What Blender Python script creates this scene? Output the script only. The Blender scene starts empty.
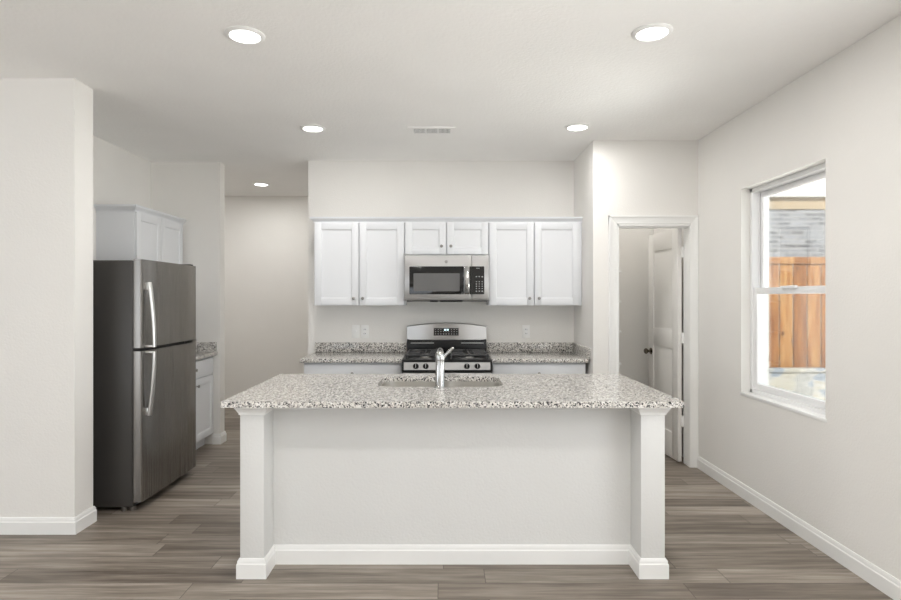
import bpy, bmesh, math, random
from mathutils import Vector, Matrix
R = math.radians
scn = bpy.context.scene
C = scn.collection

# ------------------------------------------------------------------ camera, world, sun, large lights, exposure
cam_d = bpy.data.cameras.new('camera'); cam = bpy.data.objects.new('camera', cam_d); C.objects.link(cam)
cam.location = (0, 0, 1.42); cam.rotation_euler = (R(90), 0, 0)
cam_d.sensor_width = 36; cam_d.lens = 580 / 901 * 36
cam_d.shift_x = (450.5 - 444) / 901; cam_d.shift_y = (298 - 300) / 901
cam_d.clip_start = .05
scn.camera = cam

w = bpy.data.worlds.new('world'); scn.world = w; w.use_nodes = True
bg = w.node_tree.nodes['Background']; bg.inputs[0].default_value = (.86, .93, 1, 1); bg.inputs[1].default_value = 2.2

def lamp(name, kind, loc, rot, energy, color=(1, 1, 1), size=None, parent=None):
    d = bpy.data.lights.new(name, kind); o = bpy.data.objects.new(name, d); C.objects.link(o)
    o.location = loc; o.rotation_euler = rot; d.energy = energy; d.color = color
    if kind == 'AREA' and size:
        if len(size) == 2: d.shape = 'RECTANGLE'; d.size, d.size_y = size
        else: d.shape = 'DISK'; d.size = size[0]
    if parent: o.parent = parent
    return o
sun = lamp('sun', 'SUN', (0, -10, 20), (R(50), 0, R(-10)), 9.0, (1, .97, .92)); sun.data.angle = R(1)
# window daylight beside the camera; the patio, left and bounce lamps are added, unseen fill
DAY = (.94, .97, 1.0)
lamp('window_daylight_side', 'AREA', (2.30, 1.05, 1.47), (0, R(90), 0), 8, DAY, (1.4, 1.8))
lamp('bounce_fill_side', 'AREA', (2.36, 1.05, 1.3), (0, R(128), 0), 24, (.97, .985, 1), (1.2, 1.8))  # added fill, tilted up to brighten the ceiling
lamp('window_daylight_rear', 'AREA', (2.30, -1.7, 1.47), (0, R(90), 0), 8, DAY, (1.4, 1.8))
lamp('bounce_fill_rear', 'AREA', (2.36, -1.7, 1.3), (0, R(128), 0), 24, (.97, .985, 1), (1.2, 1.8))  # second added fill aimed up at the ceiling
lamp('patio_fill', 'AREA', (-3.7, -3.75, 1.2), (R(90), 0, 0), 15, DAY, (2.8, 2.1))  # unseen front fill added behind the camera
lamp('left_fill', 'AREA', (-6.15, 1.0, 1.4), (0, R(-90), 0), 15, DAY, (1.5, 1.5))  # unseen fill added on the living-room side
lamp('bounce_fill_kitchen', 'AREA', (4.3, 2.7, .15), (0, R(134), 0), 142, (1, .99, .97), (2.0, 4.6)).data.spread = R(125)  # unseen lamp added outside, tilted to imitate bounce off sunlit ground

vs = scn.view_settings
scn.display_settings.display_device = 'sRGB'
vs.view_transform = 'Standard'; vs.look = 'None'; vs.gamma = 1; vs.use_curve_mapping = False; vs.exposure = 0.09
scn.cycles.max_bounces = 10; scn.cycles.diffuse_bounces = 6; scn.cycles.glossy_bounces = 4; scn.cycles.transparent_max_bounces = 8
scn.cycles.sample_clamp_indirect = 6

# ------------------------------------------------------------------ materials
def s2l(c):
    return tuple(((v / 255) / 12.92 if v / 255 <= .04045 else ((v / 255 + .055) / 1.055) ** 2.4) for v in c)
class NT:
    def __init__(s, name):
        s.m = bpy.data.materials.new(name); s.m.use_nodes = True; s.t = s.m.node_tree
        s.b = s.t.nodes['Principled BSDF']
    def n(s, typ, **kw):
        x = s.t.nodes.new(typ)
        for k, v in kw.items(): setattr(x, k, v)
        return x
    def l(s, a, b): s.t.links.new(a, b)
    def val(s, node, i, v): node.inputs[i].default_value = v
    def math(s, op, a, b=None):
        x = s.n('ShaderNodeMath', operation=op)
        for i, v in enumerate((a, b)):
            if v is None: continue
            if isinstance(v, (int, float)): x.inputs[i].default_value = v
            else: s.l(v, x.inputs[i])
        return x.outputs[0]
    def ramp(s, fac, stops, const=False):
        r = s.n('ShaderNodeValToRGB'); e = r.color_ramp.elements
        while len(e) < len(stops): e.new(.5)
        for k, (p, c) in enumerate(stops): e[k].position = p; e[k].color = (*c, 1)
        if const: r.color_ramp.interpolation = 'CONSTANT'
        s.l(fac, r.inputs[0]); return r.outputs[0]
    def mix(s, a, b, fac, mode='MIX'):
        x = s.n('ShaderNodeMix', data_type='RGBA', blend_type=mode)
        if isinstance(fac, (int, float)): x.inputs[0].default_value = fac
        else: s.l(fac, x.inputs[0])
        for i, v in ((6, a), (7, b)):
            if isinstance(v, tuple): x.inputs[i].default_value = (*v, 1)
            else: s.l(v, x.inputs[i])
        return x.outputs[2]
    def coord(s, scale=(1, 1, 1)):
        tc = s.n('ShaderNodeTexCoord'); mp = s.n('ShaderNodeMapping'); mp.inputs['Scale'].default_value = scale
        s.l(tc.outputs['Object'], mp.inputs[0]); return mp.outputs[0]
    def noise(s, vec, scale, detail=3, rough=.5):
        x = s.n('ShaderNodeTexNoise'); x.inputs['Scale'].default_value = scale; x.inputs['Detail'].default_value = detail
        x.inputs['Roughness'].default_value = rough; s.l(vec, x.inputs['Vector']); return x.outputs['Fac']
    def bump(s, h, strength, dist):
        x = s.n('ShaderNodeBump'); x.inputs['Strength'].default_value = strength; x.inputs['Distance'].default_value = dist
        s.l(h, x.inputs['Height']); s.l(x.outputs[0], s.b.inputs['Normal'])

def paint(name, col, rough=.6, bump=0., bscale=120, var=.03, metal=0., spec=.5):
    t = NT(name); c = s2l(col); v = t.coord()
    lo = tuple(x * (1 - var) for x in c); hi = tuple(min(1, x * (1 + var)) for x in c)
    t.l(t.ramp(t.noise(v, 2.5, 4), [(.3, lo), (.7, hi)]), t.b.inputs['Base Color'])
    t.b.inputs['Roughness'].default_value = rough; t.b.inputs['Metallic'].default_value = metal
    t.b.inputs['Specular IOR Level'].default_value = spec
    if bump: t.bump(t.noise(v, bscale, 2), bump, .004)
    return t.m
def brushed(name, col, rough=.3, stretch=(1, 1, 60), metal=.95, aniso=0, rot=0.):
    t = NT(name); c = s2l(col); v = t.coord(stretch)
    n = t.noise(v, 6, 4)
    t.l(t.ramp(n, [(.3, tuple(x * .97 for x in c)), (.7, tuple(min(1, x * 1.03) for x in c))]), t.b.inputs['Base Color'])
    t.b.inputs['Metallic'].default_value = metal
    r = t.math('MULTIPLY', n, .05); r = t.math('ADD', r, rough - .025); t.l(r, t.b.inputs['Roughness'])
    if aniso:
        tg = t.n('ShaderNodeTangent', direction_type='RADIAL', axis='Z'); t.l(tg.outputs[0], t.b.inputs['Tangent'])
        t.b.inputs['Anisotropic'].default_value = aniso; t.b.inputs['Anisotropic Rotation'].default_value = rot
    return t.m
def emit(name, col, st):
    t = NT(name); t.b.inputs['Base Color'].default_value = (*col, 1)
    t.b.inputs['Emission Color'].default_value = (*col, 1); t.b.inputs['Emission Strength'].default_value = st
    return t.m
def granite(name):
    t = NT(name); v = t.coord()
    def vor(scale):
        x = t.n('ShaderNodeTexVoronoi'); x.inputs['Scale'].default_value = scale; x.inputs['Randomness'].default_value = 1
        t.l(v, x.inputs['Vector']); sp = t.n('ShaderNodeSeparateColor'); t.l(x.outputs['Color'], sp.inputs[0]); return sp.outputs[0]
    base = t.ramp(vor(118), [(0, s2l((202, 198, 192))), (.22, s2l((228, 225, 219))), (.5, s2l((212, 208, 201))), (.72, s2l((184, 180, 175))), (.86, s2l((238, 236, 232)))], True)
    dark = t.ramp(vor(130), [(0, (0, 0, 0)), (.77, (.55, .55, .55)), (.88, (1, 1, 1))], True)
    c = t.mix(base, s2l((74, 73, 74)), dark)
    fine = t.ramp(vor(240), [(0, (0, 0, 0)), (.86, (1, 1, 1))], True)
    c = t.mix(c, s2l((44, 44, 47)), fine)
    t.l(c, t.b.inputs['Base Color']); t.b.inputs['Roughness'].default_value = .13
    t.b.inputs['Specular IOR Level'].default_value = .55
    return t.m
def plank_floor(name):
    t = NT(name); tc = t.n('ShaderNodeTexCoord'); sp = t.n('ShaderNodeSeparateXYZ'); t.l(tc.outputs['Object'], sp.inputs[0])
    W, L = .152, 1.22
    ry = t.math('DIVIDE', sp.outputs[1], W); row = t.math('FLOOR', ry); fy = t.math('FRACT', ry)
    wn = t.n('ShaderNodeTexWhiteNoise', noise_dimensions='1D'); t.l(row, wn.inputs['W'])
    rx = t.math('ADD', t.math('DIVIDE', sp.outputs[0], L), wn.outputs['Value']); pid = t.math('FLOOR', rx); fx = t.math('FRACT', rx)
    cb = t.n('ShaderNodeCombineXYZ'); t.l(row, cb.inputs[0]); t.l(pid, cb.inputs[1])
    w2 = t.n('ShaderNodeTexWhiteNoise', noise_dimensions='2D'); t.l(cb.outputs[0], w2.inputs['Vector'])
    rnd = w2.outputs['Value']
    # grain runs along the planks, shifted for each plank
    cv = t.n('ShaderNodeCombineXYZ')
    t.l(t.math('ADD', t.math('MULTIPLY', sp.outputs[0], 1.0), t.math('MULTIPLY', rnd, 37)), cv.inputs[0])
    t.l(t.math('ADD', t.math('MULTIPLY', sp.outputs[1], 14), t.math('MULTIPLY', rnd, 91)), cv.inputs[1])
    g1 = t.noise(cv.outputs[0], 1.6, 6, .6)
    cv2 = t.n('ShaderNodeCombineXYZ')
    t.l(t.math('ADD', t.math('MULTIPLY', sp.outputs[0], 3), t.math('MULTIPLY', rnd, 11)), cv2.inputs[0])
    t.l(t.math('ADD', t.math('MULTIPLY', sp.outputs[1], 120), t.math('MULTIPLY', rnd, 53)), cv2.inputs[1])
    g2 = t.noise(cv2.outputs[0], 1.5, 4, .6)
    f = t.math('ADD', t.math('MULTIPLY', g1, .66), t.math('ADD', t.math('MULTIPLY', g2, .24), t.math('MULTIPLY', rnd, .20)))
    c = t.ramp(f, [(.30, s2l((78, 69, 61))), (.44, s2l((110, 100, 90))), (.57, s2l((138, 128, 117))), (.74, s2l((176, 166, 155)))])
    ey = t.math('MINIMUM', fy, t.math('SUBTRACT', 1, fy)); ex = t.math('MINIMUM', fx, t.math('SUBTRACT', 1, fx))
    seam = t.math('MAXIMUM', t.math('LESS_THAN', ey, .012), t.math('LESS_THAN', ex, .0016))
    c = t.mix(c, s2l((66, 58, 51)), t.math('MULTIPLY', seam, .7))
    t.l(c, t.b.inputs['Base Color']); t.b.inputs['Roughness'].default_value = .42; t.b.inputs['Specular IOR Level'].default_value = .4
    t.bump(t.math('SUBTRACT', t.math('MULTIPLY', g2, .25), seam), .25, .0015)
    return t.m
def brick_mat(name, c1, c2, mortar, bw, bh, ms=.012, bump=.4, axis='xz'):
    t = NT(name); tc = t.n('ShaderNodeTexCoord'); sp = t.n('ShaderNodeSeparateXYZ'); t.l(tc.outputs['Object'], sp.inputs[0])
    cb = t.n('ShaderNodeCombineXYZ'); t.l(sp.outputs[0], cb.inputs[0]); t.l(sp.outputs[2], cb.inputs[1])
    b = t.n('ShaderNodeTexBrick'); t.l(cb.outputs[0], b.inputs['Vector'])
    b.inputs['Color1'].default_value = (*s2l(c1), 1); b.inputs['Color2'].default_value = (*s2l(c2), 1); b.inputs['Mortar'].default_value = (*s2l(mortar), 1)
    b.inputs['Scale'].default_value = 1; b.inputs['Mortar Size'].default_value = ms; b.inputs['Brick Width'].default_value = bw; b.inputs['Row Height'].default_value = bh
    n = t.noise(t.coord(), 5, 4)
    c = t.mix(b.outputs['Color'], s2l((190, 186, 180)), t.math('MULTIPLY', n, .35))
    t.l(c, t.b.inputs['Base Color']); t.b.inputs['Roughness'].default_value = .9
    t.bump(b.outputs['Fac'], -bump, .01)
    return t.m
def cedar(name):
    t = NT(name); tc = t.n('ShaderNodeTexCoord'); sp = t.n('ShaderNodeSeparateXYZ'); t.l(tc.outputs['Object'], sp.inputs[0])
    row = t.math('FLOOR', t.math('DIVIDE', sp.outputs[0], .175))
    wn = t.n('ShaderNodeTexWhiteNoise', noise_dimensions='1D'); t.l(row, wn.inputs['W'])
    cv = t.n('ShaderNodeCombineXYZ'); t.l(t.math('MULTIPLY', sp.outputs[0], 22), cv.inputs[0])
    t.l(t.math('ADD', t.math('MULTIPLY', sp.outputs[2], 1.6), t.math('MULTIPLY', wn.outputs['Value'], 40)), cv.inputs[1])
    g = t.noise(cv.outputs[0], 1.2, 6, .62)
    f = t.math('ADD', t.math('MULTIPLY', g, .8), t.math('MULTIPLY', wn.outputs['Value'], .2))
    c = t.ramp(f, [(.32, s2l((108, 60, 28))), (.5, s2l((150, 100, 54))), (.68, s2l((180, 140, 92)))])
    vo = t.n('ShaderNodeTexVoronoi'); vo.inputs['Scale'].default_value = 6; t.l(t.coord((1, 1, .6)), vo.inputs['Vector'])
    c = t.mix(c, s2l((76, 42, 22)), t.math('LESS_THAN', vo.outputs['Distance'], .1))
    t.l(c, t.b.inputs['Base Color']); t.b.inputs['Roughness'].default_value = .8
    return t.m
def stone(name):
    t = NT(name); vo = t.n('ShaderNodeTexVoronoi'); vo.inputs['Scale'].default_value = 5.0; t.l(t.coord((1, 1, 1.8)), vo.inputs['Vector'])
    sp = t.n('ShaderNodeSeparateColor'); t.l(vo.outputs['Color'], sp.inputs[0])
    c = t.ramp(sp.outputs[0], [(0, s2l((150, 150, 148))), (.35, s2l((170, 166, 155))), (.6, s2l((132, 142, 154))), (.8, s2l((164, 162, 158)))], True)
    v2 = t.n('ShaderNodeTexVoronoi', feature='DISTANCE_TO_EDGE'); v2.inputs['Scale'].default_value = 5.0; t.l(t.coord((1, 1, 1.8)), v2.inputs['Vector'])
    c = t.mix(c, s2l((182, 180, 176)), t.math('LESS_THAN', v2.outputs['Distance'], .035))
    c = t.mix(c, s2l((150, 146, 140)), t.math('MULTIPLY', t.noise(t.coord(), 14, 4), .35))
    t.l(c, t.b.inputs['Base Color']); t.b.inputs['Roughness'].default_value = .9
    t.bump(v2.outputs['Distance'], .5, .02)
    return t.m
def glass_pane(name):
    t = NT(name); t.t.nodes.remove(t.b); out = t.t.nodes['Material Output']
    tr = t.n('ShaderNodeBsdfTransparent'); tr.inputs[0].default_value = (.97, .985, .98, 1)
    gl = t.n('ShaderNodeBsdfGlossy'); gl.inputs['Roughness'].default_value = .02
    fr = t.n('ShaderNodeFresnel'); fr.inputs[0].default_value = 1.45
    mx = t.n('ShaderNodeMixShader'); t.l(t.math('MULTIPLY', fr.outputs[0], .7), mx.inputs[0]); t.l(tr.outputs[0], mx.inputs[1]); t.l(gl.outputs[0], mx.inputs[2])
    t.l(mx.outputs[0], out.inputs[0]); return t.m

M = {}
M['wall'] = paint('wall_paint', (237, 235, 231), .75, .35, 90, .012, spec=.3)
M['ceil'] = paint('ceiling_paint', (248, 247, 245), .85, .6, 60, .012, spec=.2)
M['trim'] = paint('trim_paint', (243, 243, 241), .35, 0, 1, .008)
M['island'] = paint('island_paint', (224, 224, 222), .6, .35, 80, .012, spec=.3)
M['cab'] = paint('cabinet_paint', (228, 230, 233), .32, 0, 1, .006)
M['door'] = paint('door_paint', (236, 234, 230), .4, 0, 1, .006)
M['vinyl'] = paint('white_vinyl', (240, 240, 240), .35, 0, 1, .006)
M['floor'] = plank_floor('vinyl_planks')
M['granite'] = granite('speckled_granite')
M['steel'] = brushed('brushed_steel', (190, 189, 186), .30, (1, 1, 60))
M['steel_h'] = brushed('brushed_steel_horizontal', (178, 177, 176), .36, (1, 1, 150), .95, .9)
M['fridge'] = brushed('fridge_steel', (140, 137, 133), .27, (1, 160, .3), .9)
M['guard'] = brushed('backguard_steel', (178, 177, 176), .29, (1, 1, 150), .95, .9, .25)
M['chrome'] = paint('chrome', (190, 190, 189), .12, 0, 1, .01, 1)
M['handle'] = paint('satin_handle', (222, 221, 218), .28, 0, 1, .01, 1)
M['satin'] = paint('satin_nickel', (152, 150, 147), .28, 0, 1, .01, 1)
M['sink'] = brushed('sink_steel', (205, 202, 196), .42, (60, 1, 1))
M['fridge_side'] = paint('charcoal_case', (64, 62, 60), .38, .15, 300, .03)
M['black'] = paint('black_enamel', (20, 20, 21), .3, 0, 1, .05, 0, .3)
M['black_glass'] = paint('black_glass', (20, 20, 21), .06, 0, 1, .03)
M['iron'] = paint('cast_iron', (58, 58, 59), .32, .1, 200, .06)
M['rubber'] = paint('dark_gasket', (18, 18, 18), .7, 0, 1, .04)
M['screen'] = paint('grey_mesh_window', (104, 104, 104), .14, 0, 1, .02)
M['mark'] = paint('pale_markings', (176, 176, 176), .5, 0, 1, .02)
M['lit'] = emit('display_digits', (.75, .95, 1), 1.2)
M['lens'] = emit('lamp_lens', (1, .98, .95), 9)
M['dark'] = paint('duct_dark', (112, 110, 107), .8, 0, 1, .03)
M['glass'] = glass_pane('window_glass')
M['brick'] = brick_mat('pale_brick', (146, 148, 156), (70, 72, 82), (150, 150, 152), .22, .075, .012)
M['sid'] = paint('tan_frieze', (176, 156, 128), .8, .2, 20, .05)
M['soffit'] = paint('white_soffit', (240, 238, 234), .7, 0, 1, .02)
M['roof'] = paint('roof_shingles', (120, 116, 112), .9, .5, 30, .1)
M['cedar'] = cedar('cedar_boards')
M['stone'] = stone('stone_blocks')
M['ground'] = paint('pale_gravel', (232, 228, 220), .95, .5, 40, .08)

# ------------------------------------------------------------------ mesh helpers
class MB:
    def __init__(s, m=None): s.bm = bmesh.new(); s.M = m
    def merge(s, b, M4=None):
        if M4 is not None: bmesh.ops.transform(b, matrix=M4, verts=b.verts)
        if s.M is not None: bmesh.ops.transform(b, matrix=s.M, verts=b.verts)
        me = bpy.data.meshes.new('tmp'); b.to_mesh(me); b.free(); s.bm.from_mesh(me); bpy.data.meshes.remove(me)
        return s
    def box(s, x0, x1, y0, y1, z0, z1, bev=0., seg=2):
        b = bmesh.new()
        bmesh.ops.create_cube(b, size=1, matrix=Matrix.Translation(((x0 + x1) / 2, (y0 + y1) / 2, (z0 + z1) / 2)) @ Matrix.Diagonal((abs(x1 - x0), abs(y1 - y0), abs(z1 - z0), 1)))
        if bev: bmesh.ops.bevel(b, geom=list(b.edges), offset=bev, segments=seg, affect='EDGES', profile=.5)
        return s.merge(b)
    def loft(s, rings, cap=True, closed=True):
        b = bmesh.new(); vs = [[b.verts.new(p) for p in r] for r in rings]; n = len(rings[0])
        for a, c in zip(vs, vs[1:]):
            for i in range(n if closed else n - 1):
                j = (i + 1) % n; b.faces.new((a[i], a[j], c[j], c[i]))
        if cap: b.faces.new(list(reversed(vs[0]))); b.faces.new(vs[-1])
        bmesh.ops.recalc_face_normals(b, faces=b.faces); return s.merge(b)
    def prism(s, poly, axis, a, c, bev=0.):
        def pt(u, v, t): return {'x': (t, u, v), 'y': (u, t, v), 'z': (u, v, t)}[axis]
        if not bev: return s.loft([[pt(u, v, a) for u, v in poly], [pt(u, v, c) for u, v in poly]])
        b = bmesh.new(); lo = [b.verts.new(pt(u, v, a)) for u, v in poly]; hi = [b.verts.new(pt(u, v, c)) for u, v in poly]; n = len(poly)
        for i in range(n): b.faces.new((lo[i], lo[(i + 1) % n], hi[(i + 1) % n], hi[i]))
        b.faces.new(list(reversed(lo))); b.faces.new(hi); bmesh.ops.recalc_face_normals(b, faces=b.faces)
        bmesh.ops.bevel(b, geom=list(b.edges), offset=bev, segments=2, affect='EDGES', profile=.5); return s.merge(b)
    def plate_hole(s, outer, inner, z0, z1):
        b = bmesh.new()
        for loop in (outer, inner):
            v = [b.verts.new((x, y, z1)) for x, y in loop]
            for i in range(len(v)): b.edges.new((v[i], v[(i + 1) % len(v)]))
        bmesh.ops.triangle_fill(b, use_beauty=True, use_dissolve=False, edges=b.edges[:], normal=(0, 0, 1))
        top = b.faces[:]
        r = bmesh.ops.extrude_face_region(b, geom=top)
        bmesh.ops.translate(b, vec=(0, 0, z0 - z1), verts=[g for g in r['geom'] if isinstance(g, bmesh.types.BMVert)])
        bmesh.ops.recalc_face_normals(b, faces=b.faces); return s.merge(b)
    def tube(s, path, radii, n=16, flat=(1, 1), up=(0, 0, 1), cap=True):
        P = [Vector(p) for p in path]
        if isinstance(radii, (int, float)): radii = [radii] * len(P)
        rings = []; ref = Vector(up)
        for i, p in enumerate(P):
            t = (P[min(i + 1, len(P) - 1)] - P[max(i - 1, 0)]).normalized()
            u = ref - t * ref.dot(t)
            if u.length < 1e-4: u = Vector((1, 0, 0)) - t * t.x
            u.normalize(); v = t.cross(u)
            rings.append([p + u * (math.cos(a) * radii[i] * flat[0]) + v * (math.sin(a) * radii[i] * flat[1]) for a in [2 * math.pi * k / n for k in range(n)]])
        return s.loft(rings, cap)
    def cyl(s, p0, p1, r, n=24, r1=None): return s.tube([p0, p1], [r, r if r1 is None else r1], n, up=(.31, .17, .93))
    def lathe(s, prof, c, axis='z', n=32, cap=True):
        rings = []
        for r, t in prof:
            ring = []
            for k in range(n):
                a = 2 * math.pi * k / n; u, v = r * math.cos(a), r * math.sin(a)
                d = {'z': (u, v, t), '-y': (u, -t, v), 'x': (t, u, v), '-x': (-t, u, v)}[axis]
                ring.append((c[0] + d[0], c[1] + d[1], c[2] + d[2]))
            rings.append(ring)
        return s.loft(rings, cap)
    def build(s, name, mat, parent=None, label=None, origin=None, ang=32, kind=None):
        if parent is not None: o = Vector(parent['_o'])
        else: o = Vector(origin or (0, 0, 0))
        bmesh.ops.translate(s.bm, vec=-o, verts=s.bm.verts)
        for f in s.bm.faces: f.smooth = True
        for e in s.bm.edges:
            e.smooth = len(e.link_faces) == 2 and e.calc_face_angle(0) < R(ang)
        me = bpy.data.meshes.new(name); s.bm.to_mesh(me); s.bm.free(); me.materials.append(mat if not isinstance(mat, str) else M[mat])
        ob = bpy.data.objects.new(name, me); C.objects.link(ob)
        ob['_o'] = tuple(o)
        if parent is not None: ob.parent = parent
        else: ob.location = o
        if label: ob['label'] = label
        if kind: ob['kind'] = kind
        return ob
def thing(name, label, cat, loc, group=None):
    o = bpy.data.objects.new(name, None); C.objects.link(o); o.location = loc; o['_o'] = tuple(loc); o.empty_display_size = .1
    o['label'] = label; o['category'] = cat
    if group: o['group'] = group
    return o
def tag(o, label, cat, group=None):
    o['label'] = label; o['category'] = cat
    if group: o['group'] = group
    return o
def dup(o, loc, label, watts=None):
    def cp(src, par):
        c = src.copy(); C.objects.link(c); c.parent = par
        if watts and c.type == 'LIGHT': c.data = c.data.copy(); c.data.energy = watts
        for k in src.children: cp(k, c)
        return c
    r = cp(o, None); r.location = loc; r['label'] = label; return r
def struct(mb, name, mat): return mb.build(name, mat, kind='structure')
def rrect(x0, x1, y0, y1, r, n=6):
    p = []
    for cx, cy, a0 in ((x1 - r, y1 - r, 0), (x0 + r, y1 - r, 90), (x0 + r, y0 + r, 180), (x1 - r, y0 + r, 270)):
        for k in range(n + 1): a = R(a0 + 90 * k / n); p.append((cx + r * math.cos(a), cy + r * math.sin(a)))
    return p

# ------------------------------------------------------------------ room dimensions
H = 2.743
XR = 2.131                       # right wall
YP = 4.866; XP = 1.252           # pantry wall and its left corner
YB = 5.588; XBL = -1.308         # back wall and its left end
YS0, YS1, XS = 3.494, 3.678, -2.225   # stub wall by the fridge
XA = -2.85; YA = 5.64            # fridge alcove: left wall, far wall
YH = 7.53                        # hall end wall
XL, YN = -6.0, -3.6              # living side, behind the camera
T = .118

struct(MB().box(XL - .15, XR + .2, YN - .15, YH + .15, -.12, 0), 'floor', 'floor')
struct(MB().box(XL - .15, XR + .2, YN - .15, YH + .15, H, H + .25), 'ceiling', 'ceil')
# right wall with the window in view and one nearer the camera
WY0, WY1, WZ0, WZ1 = 3.24, 4.161, .742, 2.2
VY0, VY1 = .15, 1.95
UY0, UY1 = -2.6, -.8
m = MB(); xo = XR + .2
m.box(XR, xo, YN, UY0, 0, H); m.box(XR, xo, UY1, VY0, 0, H); m.box(XR, xo, VY1, WY0, 0, H); m.box(XR, xo, WY1, YH, 0, H)
for a, b in ((UY0, UY1), (VY0, VY1), (WY0, WY1)):
    m.box(XR, xo, a, b, 0, WZ0); m.box(XR, xo, a, b, WZ1, H)
struct(m, 'wall_right', 'wall')
struct(MB().box(XBL, XP + T, YB, YB + T, 0, H), 'wall_back', 'wall')
# pantry
DX0, DX1, DZ = 1.451, 2.075, 2.04
m = MB(); m.box(XP, DX0, YP, YP + T, 0, H); m.box(DX1, XR, YP, YP + T, 0, H); m.box(DX0, DX1, YP, YP + T, DZ, H)
m.box(XP, XP + T, YP + T, YB, 0, H)
struct(m, 'wall_pantry', 'wall')
struct(MB().box(XP + T, XR, 5.9, 5.9 + T, 0, H).box(XP, XP + T, YB + T, 5.9 + T, 0, H), 'wall_pantry_back', 'wall')
struct(MB().box(XL, XS, YS0, YS1, 0, H), 'wall_left', 'wall')
struct(MB().box(XA - T, XA, YS1, YA + T, 0, H), 'wall_alcove', 'wall')
struct(MB().box(XA, -2.179, YA, YA + T, 0, H), 'wall_alcove_far', 'wall')
struct(MB().box(-4.6, XBL, YH, YH + .12, 0, H).box(-4.7, -4.6, YA, YH, 0, H).box(-4.6, XA - T, YA, YA + T, 0, H).box(XBL, XBL + T, YB + T, YH + .12, 0, H), 'wall_hall', 'wall')
# far living-room walls (behind the camera), with openings added for the fill lamps
m = MB(); m.box(XL - .12, XL, YN, .2, 0, H); m.box(XL - .12, XL, 1.8, YS1, 0, H); m.box(XL - .12, XL, .2, 1.8, 0, .6); m.box(XL - .12, XL, .2, 1.8, 2.2, H)
struct(m, 'wall_far_left', 'wall')
m = MB(); m.box(XL - .12, -5.2, YN - .12, YN, 0, H); m.box(-2.2, XR, YN - .12, YN, 0, H); m.box(-5.2, -2.2, YN - .12, YN, 2.25, H)
struct(m, 'wall_near', 'wall')

# baseboards
BP = [(0, 0), (.015, 0), (.015, .072), (.011, .078), (.011, .088), (.006, .1), (0, .1)]
def base_x(m, x0, x1, y, d): m.prism([(y + d * a, b) for a, b in BP], 'x', x0, x1)   # runs along x, wall at y, room on side d
def base_y(m, y0, y1, x, d): m.prism([(x + d * a, b) for a, b in BP], 'y', y0, y1)
def base_path(m, pts):     # room lies to the left of the path direction
    P = [Vector(p) for p in pts]; n = len(P)
    def off(i, o):
        ns = []
        if i > 0: d = (P[i] - P[i - 1]).normalized(); ns.append(Vector((-d.y, d.x)))
        if i < n - 1: d = (P[i + 1] - P[i]).normalized(); ns.append(Vector((-d.y, d.x)))
        v = P[i] + ns[0] * o + (ns[1] * o if len(ns) > 1 and abs(ns[0].dot(ns[1])) < .5 else Vector((0, 0)))
        return v
    m.loft([[(*off(i, o), z) for o, z in BP] for i in range(n)])
def ring_base(m, x0, x1, y0, y1):
    rings = []
    for o, z in ((.015, 0), (.015, .072), (.011, .078), (.011, .088), (.004, .1)):
        rings.append([(x0 - o, y0 - o, z), (x1 + o, y0 - o, z), (x1 + o, y1 + o, z), (x0 - o, y1 + o, z)])
    m.loft(rings)
m = MB(); base_y(m, YN, YP - .001, XR, -1); struct(m, 'baseboard_right', 'trim')
m = MB(); base_path(m, [(XS - .3, YS1), (XS, YS1), (XS, YS0), (XL, YS0)]); struct(m, 'baseboard_left', 'trim')
m = MB(); base_path(m, [(-2.6, YA + T), (-2.179, YA + T), (-2.179, YA), (-2.250, YA)]); struct(m, 'baseboard_alcove', 'trim')
m = MB(); base_x(m, -4.6, XBL, YH, -1); struct(m, 'baseboard_hall', 'trim')
m = MB(); base_x(m, XP, 1.38, YP, -1); struct(m, 'baseboard_pantry', 'trim')
m = MB(); base_x(m, 1.61, 1.98, 5.9, -1); struct(m, 'baseboard_pantry_back', 'trim')

# door casing
def casing(m, side):
    pass
m = MB()
CW = .071
prof = [(0, 0), (CW, 0), (CW, .019), (CW - .012, .019), (CW - .02, .014), (.012, .010), (.004, .010), (0, .007)]   # from the opening outwards, thickness
# left leg, right leg, head
m.prism([(DX0 - a, YP - b) for a, b in prof], 'z', 0, DZ + CW)
m.prism([(DX1 - .011 + a * .9, YP - b) for a, b in prof], 'z', 0, DZ + CW)
m.prism([(YP - b, DZ + a) for a, b in prof], 'x', DX0 - CW, DX1 - .011 + CW * .9)
# jamb lining and stop
m.box(DX0 - .001, DX0 + .016, YP - .005, YP + T + .003, 0, DZ); m.box(DX1 - .016, DX1 + .001, YP - .005, YP + T + .003, 0, DZ)
m.box(DX0, DX1, YP - .005, YP + T + .003, DZ - .016, DZ + .001)
m.box(DX0 + .015, DX0 + .027, YP + .03, YP + .075, 0, DZ - .016); m.box(DX1 - .0165, DX1 - .0145, YP + .03, YP + .075, 0, DZ - .016); m.box(DX0 + .015, DX1 - .015, YP + .03, YP + .075, DZ - .028, DZ - .015)
struct(m, 'trim_1', 'trim')

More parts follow.
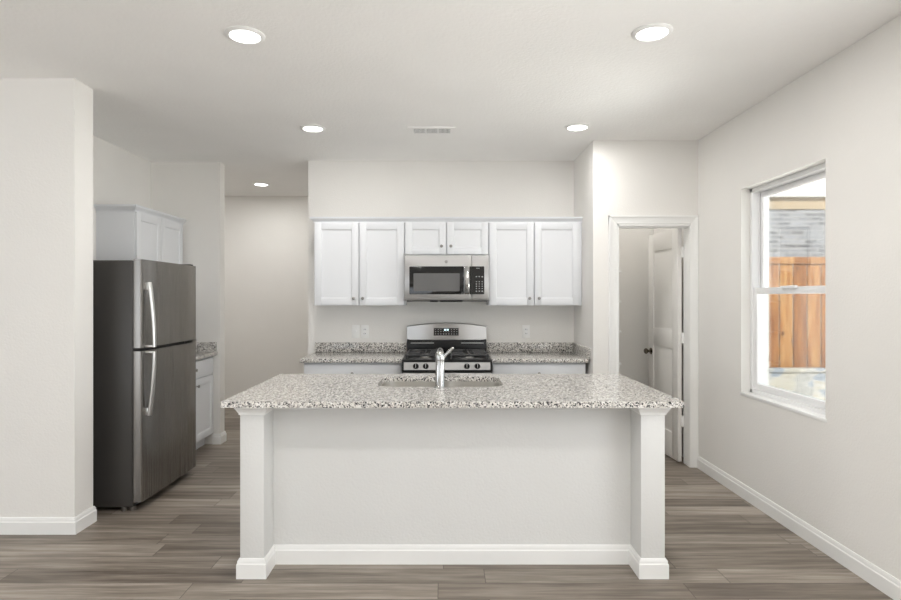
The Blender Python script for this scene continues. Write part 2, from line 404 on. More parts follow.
# pantry door, standing open against the right wall
LW, LT, LZ0, LZ1 = .60, .035, .012, 2.02
Dm = Matrix.Translation((2.048, YP + T + .012, 0)) @ Matrix.Rotation(R(94), 4, 'Z')   # local x runs along the leaf, local +y faces the opening side (-X)
m = MB(Dm)
def leaf_side(m, y0, y1, d):
    pass
P1 = (.105, LW - .105, 1.14, 1.86); P2 = (.105, LW - .105, .24, .98)
m.box(0, LW, .010, LT - .010, LZ0, LZ1)
for ya, yb in ((0, .0105), (LT - .0105, LT)):
    m.box(0, .105, ya, yb, LZ0, LZ1, .001); m.box(LW - .105, LW, ya, yb, LZ0, LZ1, .001)
    for za, zb in ((LZ0, .24), (.98, 1.14), (1.86, LZ1)): m.box(.105, LW - .105, ya, yb, za, zb, .001)
for xa, xb, za, zb in (P1, P2):
    for d in (0, 1):
        yb = .011 if d == 0 else LT - .011; yt = .001 if d == 0 else LT - .001
        def rr(i, y): return [(xa + i, y, za + i), (xb - i, y, za + i), (xb - i, y, zb - i), (xa + i, y, zb - i)]
        m.loft([rr(.016, yb), rr(.05, yt)])
door = m.build('door_1', 'door', origin=(2.043, YP + T + .012, 0), kind='structure')
m = MB(Dm)
for sgn, y in ((1, LT), (-1, 0)):
    pts = [(.0305, 0), (.0305, .006), (.012, .01), (.011, .03), (.02, .036), (.027, .047), (.027, .056), (.018, .066), (.001, .068)]
    rings = []
    for r, t in pts:
        rings.append([(LW - .062 + r * math.cos(2 * math.pi * k / 24), y + sgn * t, .915 + r * math.sin(2 * math.pi * k / 24)) for k in range(24)])
    m.loft(rings)
m.build('knob', paint('aged_bronze', (120, 112, 100), .25, 0, 1, .03, 1), door, label='dark bronze door knob')
for z in (1.815, 1.075, .36):
    m = MB(); m.box(2.040, 2.062, YP + T - .004, YP + T + .013, z - .045, z + .045, .001); m.cyl((2.054, YP + T + .008, z - .047), (2.054, YP + T + .008, z + .047), .005, 12)
    m.build('hinge', 'trim', door)

# pantry shelves
for i, (z, l) in enumerate(((1.671, 'topmost'), (1.395, 'second highest'), (1.122, 'third highest'), (.826, 'lowest'))):
    o = MB().box(XP + T, 1.622, 5.30, 5.90, z - .018, z, .002).build('pantry_shelf', 'trim', origin=(1.48, 5.6, z - .018))
    tag(o, 'white pantry shelf edge peeking past the door frame, %s of four' % l, 'shelf', 'pantry shelves')

# window in view: reveal, frame, two sashes
wx = 2.195
win = MB()
fw = .03
win.box(wx, wx + .10, WY0 - .005, WY0 + fw, WZ0 - .005, WZ1 + .005, .003); win.box(wx, wx + .10, WY1 - fw, WY1 + .005, WZ0 - .005, WZ1 + .005, .003)
win.box(wx, wx + .10, WY0, WY1, WZ0 - .005, WZ0 + fw, .003); win.box(wx, wx + .10, WY0, WY1, WZ1 - fw, WZ1 + .005, .003)
win.box(wx + .045, wx + .052, WY0 + fw, WY0 + fw + .008, WZ0, WZ1); win.box(wx + .045, wx + .052, WY1 - fw - .008, WY1 - fw, WZ0, WZ1)
win = win.build('window_1', 'vinyl', origin=(wx, (WY0 + WY1) / 2, WZ0), kind='structure')
zm = 1.467; sw = .04
def sash(x0, x1, z0, z1, name, top, bot):
    m = MB(); a, b = WY0 + fw, WY1 - fw
    m.box(x0, x1, a, a + sw, z0, z1, .003); m.box(x0, x1, b - sw, b, z0, z1, .003)
    m.box(x0, x1, a + sw - .004, b - sw + .004, z0, z0 + bot, .003); m.box(x0, x1, a + sw - .004, b - sw + .004, z1 - top, z1, .003)
    s = m.build(name, 'vinyl', win)
    g = MB().box((x0 + x1) / 2 - .003, (x0 + x1) / 2 + .003, a + sw - .005, b - sw + .005, z0 + bot - .005, z1 - top + .005).build('glass', 'glass', s)
    return s
sash(wx + .055, wx + .09, zm - .02, WZ1 - fw, 'upper_sash', .04, .035)
ls = sash(wx + .012, wx + .047, WZ0 + fw, zm + .025, 'lower_sash', .045, .045)
MB().box(wx - .006, wx + .014, 3.62, 3.78, zm + .015, zm + .032, .003).build('sash_lock', 'vinyl', ls)
struct(MB().box(XR - .004, wx + .006, WY0 - .012, WY1 + .012, WZ0 - .016, WZ0 + .004, .002), 'trim_2', 'trim')
# windows out of frame: right-wall ones inferred, patio and left ones added for the lamps
def plain_window(name, axis, a0, a1, z0, z1, p):
    m = MB(); f = .05
    def bx(u0, u1, za, zb):
        if axis == 'x': m.box(p, p + .06, u0, u1, za, zb, .003)
        else: m.box(u0, u1, p, p + .06, za, zb, .003)
    bx(a0, a0 + f, z0, z1); bx(a1 - f, a1, z0, z1); bx(a0, a1, z0, z0 + f); bx(a0, a1, z1 - f, z1); c = (a0 + a1) / 2; bx(c - .03, c + .03, z0, z1)
    m.build(name, 'vinyl', kind='structure')
plain_window('window_2', 'x', VY0, VY1, WZ0, WZ1, XR + .08)
plain_window('window_3', 'y', -5.2, -2.2, 0.0, 2.25, YN - .1)
plain_window('window_5', 'x', UY0, UY1, WZ0, WZ1, XR + .08)
plain_window('window_4', 'x', .2, 1.8, .6, 2.2, XL - .1)

# ------------------------------------------------------------------ outdoors beyond the window
struct(MB().box(XR + .2, 16, -9, 16, -.35, -.15), 'ground', 'ground')
tag(MB().box(3.0, 12, 7.20, 7.50, -.16, .50).box(2.98, 12.02, 7.17, 7.53, .50, .545, .01).build('retaining_wall', 'stone', origin=(7, 7.35, -.15)), 'low wall of pale mixed stone blocks below the cedar fence', 'wall')
fence = thing('wooden_fence', 'orange cedar board fence outside the window on a stone wall', 'fence', (6.5, 7.35, .545))
random.seed(4); m = MB(); x = 3.0
while x < 11.8:
    m.box(x + .004, x + .162, 7.30, 7.32, .545, 1.90 + random.uniform(-.004, .004), .002); x += .175
m.build('board_panel', 'cedar', fence)
m = MB().box(3.0, 11.8, 7.275, 7.30, 1.85, 1.935, .003); m.build('cap_rail', 'cedar', fence)
for z in (.75, 1.65): MB().box(3, 11.8, 7.322, 7.36, z - .045, z + .045, .003).build('rail', 'cedar', fence)
for k in range(5): MB().box(3.1 + 2.1 * k, 3.19 + 2.1 * k, 7.362, 7.45, .545, 1.9, .004).build('post', 'cedar', fence)
house = thing('neighbour_house', 'pale grey brick house with tan frieze seen over the fence', 'house', (8, 11.5, -.15))
MB().box(3.2, 15, 9.7, 14, -.15, 2.98).build('brick_wall', 'brick', house)
MB().box(3.2, 15, 9.68, 9.72, 2.90, 3.10, .004).build('frieze_board', 'sid', house)
MB().box(3.0, 15.2, 9.60, 14.1, 3.10, 3.62, .004).build('fascia', 'soffit', house)
MB().loft([[(3.0, 9.6, 3.62), (15.2, 9.6, 3.62), (15.2, 14.1, 3.62), (3.0, 14.1, 3.62)], [(5, 11.7, 3.85), (13, 11.7, 3.85), (13, 11.8, 3.85), (5, 11.8, 3.85)]]).build('roof', 'roof', house)

# ------------------------------------------------------------------ cabinets
def shaker(m, x0, x1, z0, z1, y, st=.062, th=.02):   # front faces -y at y
    m.box(x0, x0 + st, y, y + th, z0, z1, .0018); m.box(x1 - st, x1, y, y + th, z0, z1, .0018)
    m.box(x0 + st - .001, x1 - st + .001, y, y + th, z0, z0 + st, .0018); m.box(x0 + st - .001, x1 - st + .001, y, y + th, z1 - st, z1, .0018)
    i = .01; a, b, c, d = x0 + st, x1 - st, z0 + st, z1 - st
    def rr(k, yy): return [(a + k, yy, c + k), (b - k, yy, c + k), (b - k, yy, d - k), (a + k, yy, d - k)]
    m.loft([rr(-.002, y + .003), rr(0, y + .003), rr(.006, y + .009)], cap=False)
    m.box(a + .004, b - .004, y + .009, y + th - .001, c + .004, d - .004)
KN = [(.006, 0), (.005, .012), (.011, .017), (.014, .021), (.0135, .026), (.008, .029), (.001, .0295)]
def knob_mb(Mx, x, y, z):
    m = MB(Mx); return m.lathe(KN, (x, y, z), '-y', 20)
def wall_cab(name, label, x0, x1, z0, z1, yf, yb, doors, group, Mx=None, seam=.003, knob_z=None, knob_side=None):
    """doors: list of (x0,x1,knob x)"""
    o = ((x0 + x1) / 2, (yf + yb) / 2, z0); o = tuple((Mx @ Vector(o))) if Mx else o
    t = thing(name, label, 'cabinet', o, group)
    MB(Mx).box(x0, x1, yf + .021, yb, z0, z1, .001).build('body', 'cab', t)
    for a, b, kx in doors:
        m = MB(Mx); shaker(m, a, b, z0 + .004, z1 - .004, yf)
        d = m.build('door', 'cab', t)
        knob_mb(Mx, kx, yf, knob_z if knob_z else z0 + .065).build('knob', 'satin', d)
    return t
YC = 5.245
G = 'white wall cabinets above the range wall'
wall_cab('wall_cabinet', 'tall white double-door wall cabinet left of the microwave', -1.177, -.357, 1.352, 2.105, YC, YB, [(-1.172, -.773, -.815), (-.764, -.361, -.733)], G)
wall_cab('wall_cabinet', 'short white double-door wall cabinet directly above the microwave', -.355, .404, 1.812, 2.105, YC, YB, [(-.350, .020, -.022), (.027, .399, .062)], G, knob_z=1.888)
wall_cab('wall_cabinet', 'tall white double-door wall cabinet right of the microwave', .406, 1.250, 1.352, 2.105, YC, YB, [(.411, .812, .772), (.819, 1.226, .858)], G)
# crown along the top of the three cabinets: profile (out, z)
CP = [(0, 2.100), (.006, 2.100), (.006, 2.110), (.014, 2.122), (.030, 2.134), (.034, 2.140), (.034, 2.152), (0, 2.152)]
m = MB()
rings = []
for o, z in CP: rings.append([(-1.177 - o, YB, z), (-1.177 - o, YC + .02 - o, z), (1.2515, YC + .02 - o, z), (1.2515, YB, z)])
m.loft(rings)
tag(m.build('crown_moulding', 'cab', origin=(.03, YC, 2.1)), 'long white crown moulding over the wall cabinets on the range wall', 'moulding')

def base_cab(label, x0, x1, yf, yb, ztop, drawers, doors, group, Mx=None, name='base_cabinet'):
    o = ((x0 + x1) / 2, (yf + yb) / 2, 0); o = tuple((Mx @ Vector(o))) if Mx else o
    t = thing(name, label, 'cabinet', o, group)
    MB(Mx).box(x0, x1, yf + .021, yb, .1, ztop, .001).build('body', 'cab', t)
    MB(Mx).box(x0, x1, yf + .09, yb, 0, .1).build('toe_kick', 'cab', t)
    for a, b in drawers:
        d = MB(Mx).box(a, b, yf, yf + .02, ztop - .175, ztop - .018, .003).build('drawer', 'cab', t)
        knob_mb(Mx, (a + b) / 2, yf, ztop - .095).build('knob', 'satin', d)
    for a, b, kx in doors:
        m = MB(Mx); shaker(m, a, b, .115, ztop - .185, yf); d = m.build('door', 'cab', t)
        knob_mb(Mx, kx, yf, ztop - .245).build('knob', 'satin', d)
    return t
ZC = .90; ZS = .868
YF = 4.985
GB = 'white base cabinets beside the range'
base_cab('white base cabinet under granite counter left of the range', -1.210, -.362, YF, YB - .003, ZS - .001, [(-1.2, -.372)], [(-1.2, -.79, -.83), (-.782, -.372, -.742)], GB)
base_cab('white base cabinet under granite counter right of the range', .412, 1.222, YF, YB - .003, ZS - .001, [(.42, 1.212)], [(.42, .813, .773), (.821, 1.212, .861)], GB)
def counter(label, x0, x1, y0, y1, splash, name='countertop', Mx=None):
    o = ((x0 + x1) / 2, (y0 + y1) / 2, ZS); o = tuple((Mx @ Vector(o))) if Mx else o
    t = thing(name, label, 'countertop', o, 'granite worktops along the walls')
    MB(Mx).box(x0, x1, y0, y1, ZS, ZC, .003).build('slab', 'granite', t)
    for s in splash: MB(Mx).box(*s, .002).build('backsplash', 'granite', t)
    return t
counter('speckled granite worktop with backsplash left of the range', -1.232, -.358, 4.945, YB, [(-1.240, -.362, YB - .02, YB, ZC, .992)])
counter('speckled granite worktop with back and side splash right of the range', .409, 1.234, 4.945, YB, [(.412, 1.250, YB - .02, YB, ZC, .992), (1.232, 1.2515, 4.955, YB - .02, ZC, .992)])

# fridge-side alcove: base cabinet, worktop and wall cabinet (fronts face +X)
RA = Matrix.Rotation(R(90), 4, 'Z')     # local (x,y) -> world (-y, x); local front y=-k -> world x=k
base_cab('white base cabinet with drawer standing just behind the fridge', 4.752, 5.622, 2.232, 2.85, ZS - .001, [(4.76, 5.614)], [(4.76, 5.183, 5.143), (5.191, 5.614, 5.231)], None, RA)
counter('speckled granite worktop in the alcove behind the fridge', 4.735, 5.639, 2.20, 2.85, [(4.735, 5.62, 2.83, 2.85, ZC, .99), (5.62, 5.64, 2.21, 2.83, ZC, .992)], Mx=RA)
wall_cab('wall_cabinet', 'white wall cabinet with crown rising behind the fridge top', 4.752, 5.600, 1.36, 2.13, 2.518, 2.85, [(4.758, 5.17, 5.13), (5.177, 5.594, 5.217)], None, RA)
m = MB(RA); rings = []
for o, z in CP: rings.append([(4.752 - o, 2.85, z + .03), (4.752 - o, 2.538 - o, z + .03), (5.638, 2.538 - o, z + .03), (5.638, 2.85, z + .03)])
m.loft(rings)
tag(m.build('crown_moulding', 'cab', origin=(-2.6, 5.2, 2.1)), 'short white crown moulding above the fridge-side wall cabinet', 'moulding')

# ------------------------------------------------------------------ microwave
MX0, MX1, MZ0, MZ1, MY = -.353, .402, 1.386, 1.806, 5.168
t = thing('microwave', 'stainless over-range microwave with black glass door under short cabinet', 'microwave', (.025, 5.35, MZ0))
MB().box(MX0 + .004, MX1 - .004, MY + .03, YB, MZ0 + .012, MZ1, .003).build('case', 'steel_h', t)
d = MB().box(MX0, .2455, MY, MY + .03, MZ0 + .016, MZ1 - .002, .004).build('door', 'steel_h', t)
MB().prism(rrect(-.309, .176, 1.453, 1.702, .008), 'y', MY - .003, MY + .004, .001).build('door_glass', 'black_glass', d)
MB().prism(rrect(-.272, .140, 1.480, 1.640, .006), 'y', MY - .0045, MY).build('window', 'screen', d)
m = MB(); rings = []
for z, off in ((1.452, .0), (1.453, .026), (1.47, .036), (1.577, .042), (1.685, .036), (1.701, .026), (1.702, .0)):
    y1 = MY - off; rings.append([(.184, y1 - .012, z), (.190, y1 - .016, z), (.218, y1 - .016, z), (.224, y1 - .012, z), (.224, y1 + .008, z), (.184, y1 + .008, z)])
m.loft(rings); m.box(.192, .216, MY - .035, MY, 1.462, 1.486, .003); m.box(.192, .216, MY - .035, MY, 1.668, 1.692, .003)
m.build('handle', 'chrome', d, label='bright vertical bar handle')
m = MB()
rings = []
for r, tt in ((.015, 0), (.015, .0015), (.013, .0025), (.001, .0025)): rings.append([(.02 + r * math.cos(2 * math.pi * k / 24), MY - tt, 1.744 + r * math.sin(2 * math.pi * k / 24)) for k in range(24)])
m.loft(rings); m.build('emblem', 'satin', d, label='small round grey emblem')
p = MB().box(.2475, MX1, MY, MY + .03, MZ0 + .016, MZ1 - .002, .004).build('control_panel', 'steel_h', t)
MB().prism(rrect(.228 + .020, .359, 1.453, 1.702, .006), 'y', MY - .003, MY + .002).build('control_glass', 'black_glass', p)
MB().prism(rrect(.226, .2445, 1.453, 1.702, .002), 'y', MY - .003, MY + .002).build('door_edge_glass', 'black_glass', d)
for r, z in enumerate((1.615, 1.568, 1.548, 1.528, 1.508, 1.485)):
    for c in range(3 if r not in (0,) else 3):
        x = .283 + c * .026; h = .006 if r in (1, 2, 3, 4) else .009
        MB().box(x, x + .011, MY - .004, MY - .002, z - h, z).build('button', 'mark', p)
MB().box(.286, .318, MY - .004, MY - .002, 1.683, 1.687).build('display', 'mark', p)
m = MB().box(MX0 + .02, MX1 - .02, MY + .012, MY + .4, MZ0, MZ0 + .014, .002); m.build('underside', 'dark', t)
for a, b in ((-.125, -.055), (-.035, .165)): MB().box(a, b, MY + .004, MY + .03, MZ0 - .002, MZ0 + .014, .002).build('vent_slot', 'rubber', t)

# ------------------------------------------------------------------ range
GX0, GX1, GY = -.355, .406, 4.874; gc = .0255
t = thing('gas_range', 'stainless and black gas range with four burners and arched backguard', 'stove', (gc, 5.2, 0))
MB().box(GX0, GX1, GY + .02, 5.57, .02, .872, .003).build('body', 'black', t)
m = MB(); m.prism([(GY + .012, .800), (GY - .012, .804), (GY + .002, .888), (GY + .03, .896), (GY + .05, .80)], 'x', GX0, GX1); cpn = m.build('front_rail', 'black', t)
m = MB(); m.prism([(GY - .013, .815), (GY - .0165, .818), (GY - .005, .878), (GY, .880), (GY + .02, .85)], 'x', GX0 + .018, GX1 - .018); cpn = m.build('control_panel', 'steel_h', t)
for x in (-.236, -.153, .192, .280):
    m = MB(); rings = []
    for r, tt in ((.024, -.01), (.024, .006), (.021, .008), (.0195, .026), (.017, .030), (.001, .030)):
        rings.append([(x + r * math.cos(2 * math.pi * k / 24), GY - .012 - tt, .848 + r * math.sin(2 * math.pi * k / 24) + tt * .15) for k in range(24)])
    m.loft(rings); kb = m.build('burner_knob', 'black', cpn)
    MB().box(x - .003, x + .003, GY - .046, GY - .041, .84, .872, .001).build('pointer', 'mark', kb)
m = MB(); m.box(GX0, GX1, GY + .02, 5.50, .868, .898, .006); m.build('cooktop', 'black', t)
for cx in (-.165, .216):
    m = MB(); hx, y0, y1, zg = .155, GY + .07, GY + .555, .940
    for x in (cx - hx, cx + hx): m.box(x - .008, x + .008, y0, y1, zg - .014, zg, .003)
    ym = (y0 + y1) / 2
    for y in (y0, ym, y1): m.box(cx - hx, cx + hx, y - .008, y + .008, zg - .014, zg, .003)
    for yc in ((y0 + ym) / 2, (ym + y1) / 2):
        m.box(cx - .006, cx + .006, yc - .10, yc - .035, zg - .012, zg + .002, .002); m.box(cx - .006, cx + .006, yc + .035, yc + .10, zg - .012, zg + .002, .002)
        m.box(cx - hx, cx - .045, yc - .006, yc + .006, zg - .012, zg + .002, .002); m.box(cx + .045, cx + hx, yc - .006, yc + .006, zg - .012, zg + .002, .002)
    for x in (cx - hx, cx + hx):
        for y in (y0 + .01, ym, y1 - .01): m.box(x - .006, x + .006, y - .006, y + .006, .897, zg - .008, .001)
    m.build('grate', 'iron', t)
    for yc in ((y0 + ym) / 2, (ym + y1) / 2):
        b = MB().lathe([(.055, .897), (.053, .903), (.04, .906), (.038, .914), (.001, .914)], (cx, yc, 0), 'z', 28).build('burner', 'satin', t)
        MB().lathe([(.034, .913), (.034, .92), (.03, .924), (.001, .925)], (cx, yc, 0), 'z', 28).build('burner_cap', 'iron', b)
# backguard
m = MB(); m.box(GX0 + .004, GX1 - .004, 5.50, 5.575, .868, 1.03, .004); m.build('back_panel', 'black', t)
for a, b in ((-.315, -.095), (.16, .375)): MB().box(a, b, 5.47, 5.502, .99, .998, .002).build('vent_lip', 'steel_h', t)
arc = [(-.352 + .754 * k / 24, 1.152 + .034 * math.sin(math.pi * k / 24)) for k in range(25)]
def on_guard(x, z): return 5.503 - .030 * math.sin(math.pi * (x + .352) / .754) + .004 * (z - 1.022) / .14
m = MB(); rings = []
for x, zt in arc:
    rings.append([(x, on_guard(x, z) + d, z) for z, d in ((1.022, .004), (1.026, 0), (1.06, 0), (1.10, 0), (zt - .006, 0), (zt, .005))] + [(x, 5.575, zt), (x, 5.575, 1.022)])
m.loft(rings); bgd = m.build('backguard', 'guard', t, ang=20)
def guard_plate(x0, x1, z0, z1, d):
    return [(x0, on_guard(x0, z0) - d, z0), (x1, on_guard(x1, z0) - d, z0), (x1, on_guard(x1, z1) - d, z1), (x0, on_guard(x0, z1) - d, z1)]
m = MB(); m.loft([[(x, y + .01, z) for x, y, z in guard_plate(-.100, .143, 1.062, 1.140, 0)], guard_plate(-.100, .143, 1.062, 1.140, .004)]); m.build('panel_border', 'satin', bgd)
m = MB(); m.loft([[(x, y + .01, z) for x, y, z in guard_plate(-.094, .137, 1.067, 1.135, 0)], guard_plate(-.094, .137, 1.067, 1.135, .006)]); dsp = m.build('clock_panel', 'black_glass', bgd)
m = MB()
for k in range(9):
    x = -.084 + k * .025
    for z in (1.078, 1.100) + ((1.12,) if abs(k - 4) > 1 else ()):
        y = on_guard(x, z) - .0065; m.box(x, x + .009, y - .001, y + .002, z, z + .006)
m.build('touch_keys', 'mark', dsp)
y = on_guard(.02, 1.118) - .0065; m = MB()
for k in range(4): m.box(.002 + k * .010 + (.004 if k > 1 else 0), .009 + k * .010 + (.004 if k > 1 else 0), y - .001, y + .002, 1.112, 1.128)
m.build('clock_digits', 'lit', dsp)
od = MB().box(GX0 + .004, GX1 - .004, GY - .005, GY + .03, .23, .79, .006).build('oven_door', 'steel_h', t)
MB().prism(rrect(GX0 + .12, GX1 - .12, .36, .62, .01), 'y', GY - .008, GY).build('oven_window', 'black_glass', od)
m = MB(); m.cyl((GX0 + .06, GY - .05, .74), (GX1 - .06, GY - .05, .74), .012); m.cyl((GX0 + .09, GY - .05, .74), (GX0 + .09, GY, .74), .009); m.cyl((GX1 - .09, GY - .05, .74), (GX1 - .09, GY, .74), .009); m.build('handle', 'chrome', od)
MB().box(GX0 + .004, GX1 - .004, GY - .004, GY + .03, .05, .22, .006).build('drawer', 'steel_h', t)
for x in (GX0 + .05, GX1 - .05):
    for y in (GY + .08, 5.5): MB().cyl((x, y, 0), (x, y, .03), .018, 16).build('foot', 'black', t)

# ------------------------------------------------------------------ refrigerator (faces +X)
FX0, FXB, FX1 = -2.825, -2.070, -2.009; FY0, FY1 = 3.856, 4.705
fz0, fzs, fz1 = .06, 1.077, 1.678
t = thing('refrigerator', 'stainless top-freezer refrigerator with charcoal side, doors facing the island', 'refrigerator', (-2.42, 4.28, 0))
MB().box(FX0, FXB, FY0, FY1, .025, fz1 - .006, .012, 3).build('case', 'fridge_side', t, label='dark charcoal cabinet case')
for z0, z1 in ((fz0 + .012, fzs - .02), (fzs + .02, fz1 - .012)): MB().box(FXB - .002, FXB + .008, FY0 + .008, FY1 - .008, z0, z1).build('gasket', 'rubber', t)
def fdoor(name, z0, z1):
    m = MB(); x0 = FXB + .006
    # outer skin slightly crowned, rounded vertical edges
    pts = [(x0, FY0), (FX1 - .010, FY0), (FX1 - .003, FY0 + .003), (FX1, FY0 + .010), (FX1 + .003, FY0 + .2), (FX1 + .004, (FY0 + FY1) / 2), (FX1 + .003, FY1 - .2), (FX1, FY1 - .010), (FX1 - .003, FY1 - .003), (FX1 - .010, FY1), (x0, FY1)]
    m.loft([[(x, y, z0) for x, y in pts], [(x, y, z1) for x, y in pts]]); return m.build(name, 'fridge', t)
fd = fdoor('freezer_door', fzs + .010, fz1); rd = fdoor('fridge_door', fz0, fzs - .012)
HY = 3.905
def fhandle(door, sgn, ztip, zsplit):
    m = MB(); path = []; n = 18
    for k in range(n + 1):
        u = k / n; z = ztip + (zsplit - ztip) * u; off = .026 + .034 * math.sin(u * math.pi * .5) ** .9
        path.append((FX1 + off, HY, z))
    m.tube(path, [.0135 + .003 * (1 - k / n) for k in range(n + 1)], 18, flat=(.8, 1.2), up=(1, 0, 0))
    z = ztip; m.box(FX1 - .001, FX1 + .03, HY - .012, HY + .012, min(z, z + sgn * .05), max(z, z + sgn * .05), .004)
    z = zsplit; m.box(FX1 - .002, FX1 + .062, HY - .012, HY + .010, min(z, z - sgn * .014), max(z, z - sgn * .014), .003)
    return m.build('handle', 'handle', door, label='bright curved handle')
fhandle(fd, -1, 1.525, fzs + .012); fhandle(rd, 1, .632, fzs - .014)
m = MB(); m.box(FX1 - .075, FX1 + .004, FY1 - .075, FY1 - .004, fzs - .011, fzs + .009, .003); m.build('middle_hinge', 'satin', t)
m = MB(); m.box(FXB - .06, FX1 - .02, FY1 - .07, FY1 - .01, fz1 - .006, fz1 + .012, .004); m.build('hinge_cover', 'rubber', t)
MB().box(FXB - .05, FXB - .005, FY0 + .03, FY1 - .03, .02, fz0 - .004, .003).build('toe_grille', 'rubber', t)
for x, y in ((-2.135, FY0 + .02), (-2.085, FY0 + .03), (-2.135, FY1 - .04), (-2.78, FY0 + .05), (-2.78, FY1 - .05)): MB().cyl((x, y, 0), (x, y, .028), .020, 16).build('foot', 'satin', t)

# ------------------------------------------------------------------ island
IX0, IX1 = -1.108, 1.194; IY0, IY1 = 2.880, 3.940; IZ0, IZ1 = .874, .905
CL = (-1.035, -.913); CR = (1.0, 1.121); CY0, PY = 2.943, 3.105
t = thing('kitchen_island', 'white textured kitchen island base with two square end columns', 'kitchen island', (.043, 3.4, 0))
MB().box(CL[0], CR[1], PY, PY + .115, 0, IZ0 - .001).build('back_panel', 'island', t)
MB().box(CL[0], CR[1], PY + .115, 3.86, .1, .66).box(CL[0], -.50, PY + .115, 3.86, .66, IZ0 - .001).box(.46, CR[1], PY + .115, 3.86, .66, IZ0 - .001).box(-.50, .46, 3.845, 3.86, .66, IZ0 - .001).build('cabinet_body', 'cab', t)
MB().box(CL[0], CR[1], PY + .115, 3.78, 0, .1).build('toe_kick', 'cab', t)
MI = Matrix.Translation((.086, 3.88 * 2 - 3.88, 0)) @ Matrix.Rotation(R(180), 4, 'Z')   # fronts face +Y
for k in range(4):
    a = -1.03 + k * .518; m = MB(MI); shaker(m, a, a + .51, .115, .855, 0); dd = m.build('door', 'cab', t)
    knob_mb(MI, a + (.46 if k % 2 == 0 else .05), 0, .79).build('knob', 'satin', dd)
for a, b in (CL, CR):
    c = MB().box(a, b, CY0, PY + .001, 0, IZ0 - .001, .002).build('column', 'island', t)
    m = MB(); rings = []
    for o, z in ((.0, .826), (.006, .828), (.006, .835), (.010, .842), (.018, .856), (.022, .862), (.022, IZ0 - .001)): rings.append([(a - o, CY0 - o, z), (b + o, CY0 - o, z), (b + o, PY, z), (a - o, PY, z)])
    m.loft(rings); m.build('capital', 'trim', c)
    m = MB(); ring_base(m, a, b, CY0, PY - .016); m.build('base_moulding', 'trim', c)
m = MB(); base_x(m, CL[1], CR[0], PY, -1); m.build('baseboard', 'trim', t)
m = MB(); m.box(CL[1], CR[0], PY - .012, PY, .850, IZ0 - .001, .002); m.build('top_trim', 'trim', t)

SX0, SX1, SY0, SY1 = -.395, .352, 3.365, 3.80
m = MB(); m.plate_hole([(IX0, IY0), (IX1, IY0), (IX1, IY1), (IX0, IY1)], rrect(SX0, SX1, SY0, SY1, .09), IZ0, IZ1)
tag(m.build('countertop', 'granite', origin=(.043, 3.41, IZ0)), 'large speckled granite slab topping the white island', 'countertop', None)
# undermount double-bowl sink
t = thing('kitchen_sink', 'stainless double-bowl undermount sink set in the island granite', 'sink', (-.02, 3.58, IZ0 - .21))
m = MB(); m.plate_hole(rrect(SX0 - .02, SX1 + .02, SY0 - .02, SY1 + .02, .06), rrect(SX0 + .001, SX1 - .001, SY0 + .001, SY1 - .001, .09), IZ0 - .003, IZ0 - .0005)
m.build('rim', 'sink', t)
for a, b in ((SX0 + .001, -.032), (-.012, SX1 - .001)):
    m = MB(); rings = []
    for i, z, r in ((0, IZ0 - .001, .088), (.002, IZ0 - .15, .088), (.012, IZ0 - .18, .08), (.04, IZ0 - .195, .04), (.09, IZ0 - .198, .03)): rings.append([(x, y, z) for x, y in rrect(a + i, b - i, SY0 + .001 + i, SY1 - .001 - i, r)])
    m.loft(list(reversed(rings)), cap=False)
    cx, cy = (a + b) / 2, (SY0 + SY1) / 2
    m.loft([[(x, y, IZ0 - .198) for x, y in rrect(a + .09, b - .09, SY0 + .091, SY1 - .091, .03)], [(x, y, IZ0 - .1995) for x, y in rrect(a + .1, b - .1, SY0 + .1, SY1 - .1, .03)]])
    bw = m.build('bowl', 'sink', t)
    MB().lathe([(.045, -.199), (.045, -.1965), (.038, -.196), (.034, -.1975), (.001, -.1975)], (cx, cy, IZ0), 'z', 28).build('drain', 'chrome', bw)
m = MB(); m.box(-.0325, -.0115, SY0 + .01, SY1 - .01, IZ0 - .18, IZ0 - .012, .006); m.build('divider', 'sink', t)
# faucet
fx, fy = -.023, 3.326
t = thing('faucet', 'chrome single-handle kitchen faucet standing before the island sink', 'faucet', (fx, fy, IZ1))
MB().lathe([(.031, IZ1), (.031, IZ1 + .006), (.0275, IZ1 + .009), (.026, IZ1 + .012), (.0255, IZ1 + .150), (.0255, IZ1 + .153), (.001, IZ1 + .153)], (fx, fy, 0), 'z', 36).build('body', 'chrome', t)
MB().lathe([(.0245, IZ1 + .153), (.0245, IZ1 + .156), (.027, IZ1 + .158), (.0275, IZ1 + .18), (.0265, IZ1 + .192), (.021, IZ1 + .206), (.011, IZ1 + .213), (.001, IZ1 + .214)], (fx, fy, 0), 'z', 36).build('valve_head', 'chrome', t)
m = MB(); m.tube([(fx, fy + .005, IZ1 + .185), (fx, fy + .05, IZ1 + .192), (fx, fy + .12, IZ1 + .199), (fx, fy + .19, IZ1 + .196), (fx, fy + .225, IZ1 + .182), (fx, fy + .235, IZ1 + .160)], [.021, .020, .0185, .0185, .019, .0185], 24); sp = m.build('spout', 'chrome', t)
MB().cyl((fx, fy + .235, IZ1 + .161), (fx, fy + .236, IZ1 + .151), .015).build('aerator', 'rubber', sp)
m = MB(); m.tube([(fx + .018, fy, IZ1 + .176), (fx + .034, fy - .004, IZ1 + .190), (fx + .055, fy - .010, IZ1 + .212), (fx + .072, fy - .014, IZ1 + .228), (fx + .078, fy - .015, IZ1 + .232)], [.011, .009, .008, .008, .004], 18, flat=(1, .8)); m.build('lever', 'chrome', t)

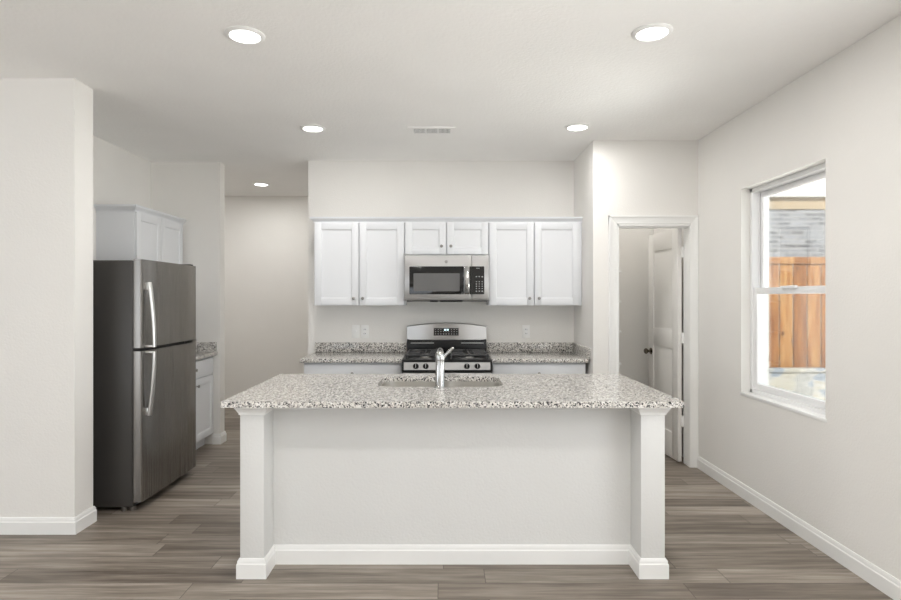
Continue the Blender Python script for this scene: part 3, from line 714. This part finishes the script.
# ------------------------------------------------------------------ wall plates
def plate(name, label, x, z, kind):
    t = thing(name, label, 'outlet' if kind == 'outlet' else 'switch', (x, YB, z), None)
    MB().box(x - .037, x + .037, YB - .006, YB, z - .062, z + .062, .003).build('cover_plate', 'trim', t)
    if kind == 'outlet':
        for dz in (-.02, .02):
            r = MB().prism(rrect(x - .017, x + .017, z + dz - .014, z + dz + .014, .008), 'y', YB - .008, YB - .004).build('receptacle', 'vinyl', t)
            MB().box(x - .0085, x - .0055, YB - .0086, YB - .0075, z + dz - .004, z + dz + .007).box(x + .0055, x + .0085, YB - .0086, YB - .0075, z + dz - .004, z + dz + .006).build('slots', 'rubber', r)
    else:
        MB().box(x - .006, x + .006, YB - .016, YB - .004, z - .004, z + .014, .002).build('toggle', 'vinyl', t)
    return t
plate('light_switch', 'white toggle switch plate beside the outlet, left of the range', -.850, 1.097, 'switch')
plate('wall_outlet', 'white duplex outlet beside the switch plate, left of the range', -.762, 1.097, 'outlet')
plate('wall_outlet', 'white duplex outlet alone on the wall right of the range', .790, 1.097, 'outlet')

# ------------------------------------------------------------------ ceiling lights and vent
def downlight(x, y, label, e):
    t = thing('recessed_light', label, 'ceiling light', (x, y, H), 'recessed ceiling lights')
    MB().lathe([(.098, H + .0), (.098, H - .004), (.09, H - .010), (.076, H - .012), (.072, H - .004), (.07, H + .0)], (x, y, 0), 'z', 48, cap=False).build('trim_ring', 'trim', t)
    MB().lathe([(.0725, H - .001), (.0725, H - .005), (.05, H - .009), (.001, H - .010)], (x, y, 0), 'z', 48).build('lens', 'lens', t)
    lamp('lamp', 'AREA', (0, 0, -.016), (0, 0, 0), e, (1, .98, .96), (.13,), t)
    return t
p = downlight(-1.0, 2.915, 'large glowing recessed light in the near ceiling, on the left', 7.2)
dup(p, (1.035, 2.885, H), 'large glowing recessed light in the near ceiling, on the right')
dup(p, (-1.02, 4.51, H), 'smaller recessed light in the kitchen ceiling, left of the air vent')
dup(p, (1.03, 4.48, H), 'recessed light in the ceiling close to the pantry wall corner')
dup(p, (-2.12, 6.73, H), 'farthest recessed light, in the lower-lit hallway ceiling', 8)
dup(p, (-1.02, 1.3, H), 'added recessed fill light over the living area, left, behind the top edge of the picture', 8.5)  # unseen living-area lights, added to brighten the wall under the cabinets
dup(p, (1.03, 1.3, H), 'added recessed fill light over the living area, right, behind the top edge of the picture', 8.5)
dup(p, (-1.02, -.3, H), 'added recessed fill light behind the camera on the left, out of view', 8.5)  # also unseen, added to throw light below the wall cabinets
dup(p, (1.03, -.3, H), 'added recessed fill light behind the camera on the right, out of view', 8.5)
dup(p, (-3.5, 6.6, H), 'added recessed fill light around the corner in the hallway, out of view', 5)  # extra hall light added out of view to lift the hall ceiling
dup(p, (1.75, 5.42, H), 'added recessed fill light inside the pantry, out of view above the doorway', 2.4)  # unseen light added to brighten the pantry inside
t = thing('air_vent', 'white rectangular supply vent with grey louvres in the ceiling', 'vent', (-.10, 4.575, H))
vx0, vx1, vy0, vy1 = -.285, .088, 4.48, 4.68
MB().plate_hole(rrect(vx0, vx1, vy0, vy1, .004), rrect(-.24, .048, 4.515, 4.645, .002), H - .006, H).build('frame', 'ceil', t)
MB().box(-.24, .048, 4.515, 4.645, H - .0015, H - .0005).build('duct', 'dark', t)
for x in (-.145, -.048): MB().box(x - .006, x + .006, 4.515, 4.645, H - .007, H - .001).build('divider', 'vinyl', t)
for a, b, n in ((-.24, -.151, 9), (-.139, -.054, 9), (-.042, .048, 9)):
    for k in range(n):
        x = a + (k + .5) * (b - a) / n
        MB().prism([(x - .0035, H - .0058), (x - .0022, H - .0058), (x + .0032, H - .0016), (x + .0018, H - .0016)], 'y', 4.515, 4.645).build('louvre', 'vinyl', t)

for o in bpy.data.objects:
    if '_o' in o: del o['_o']
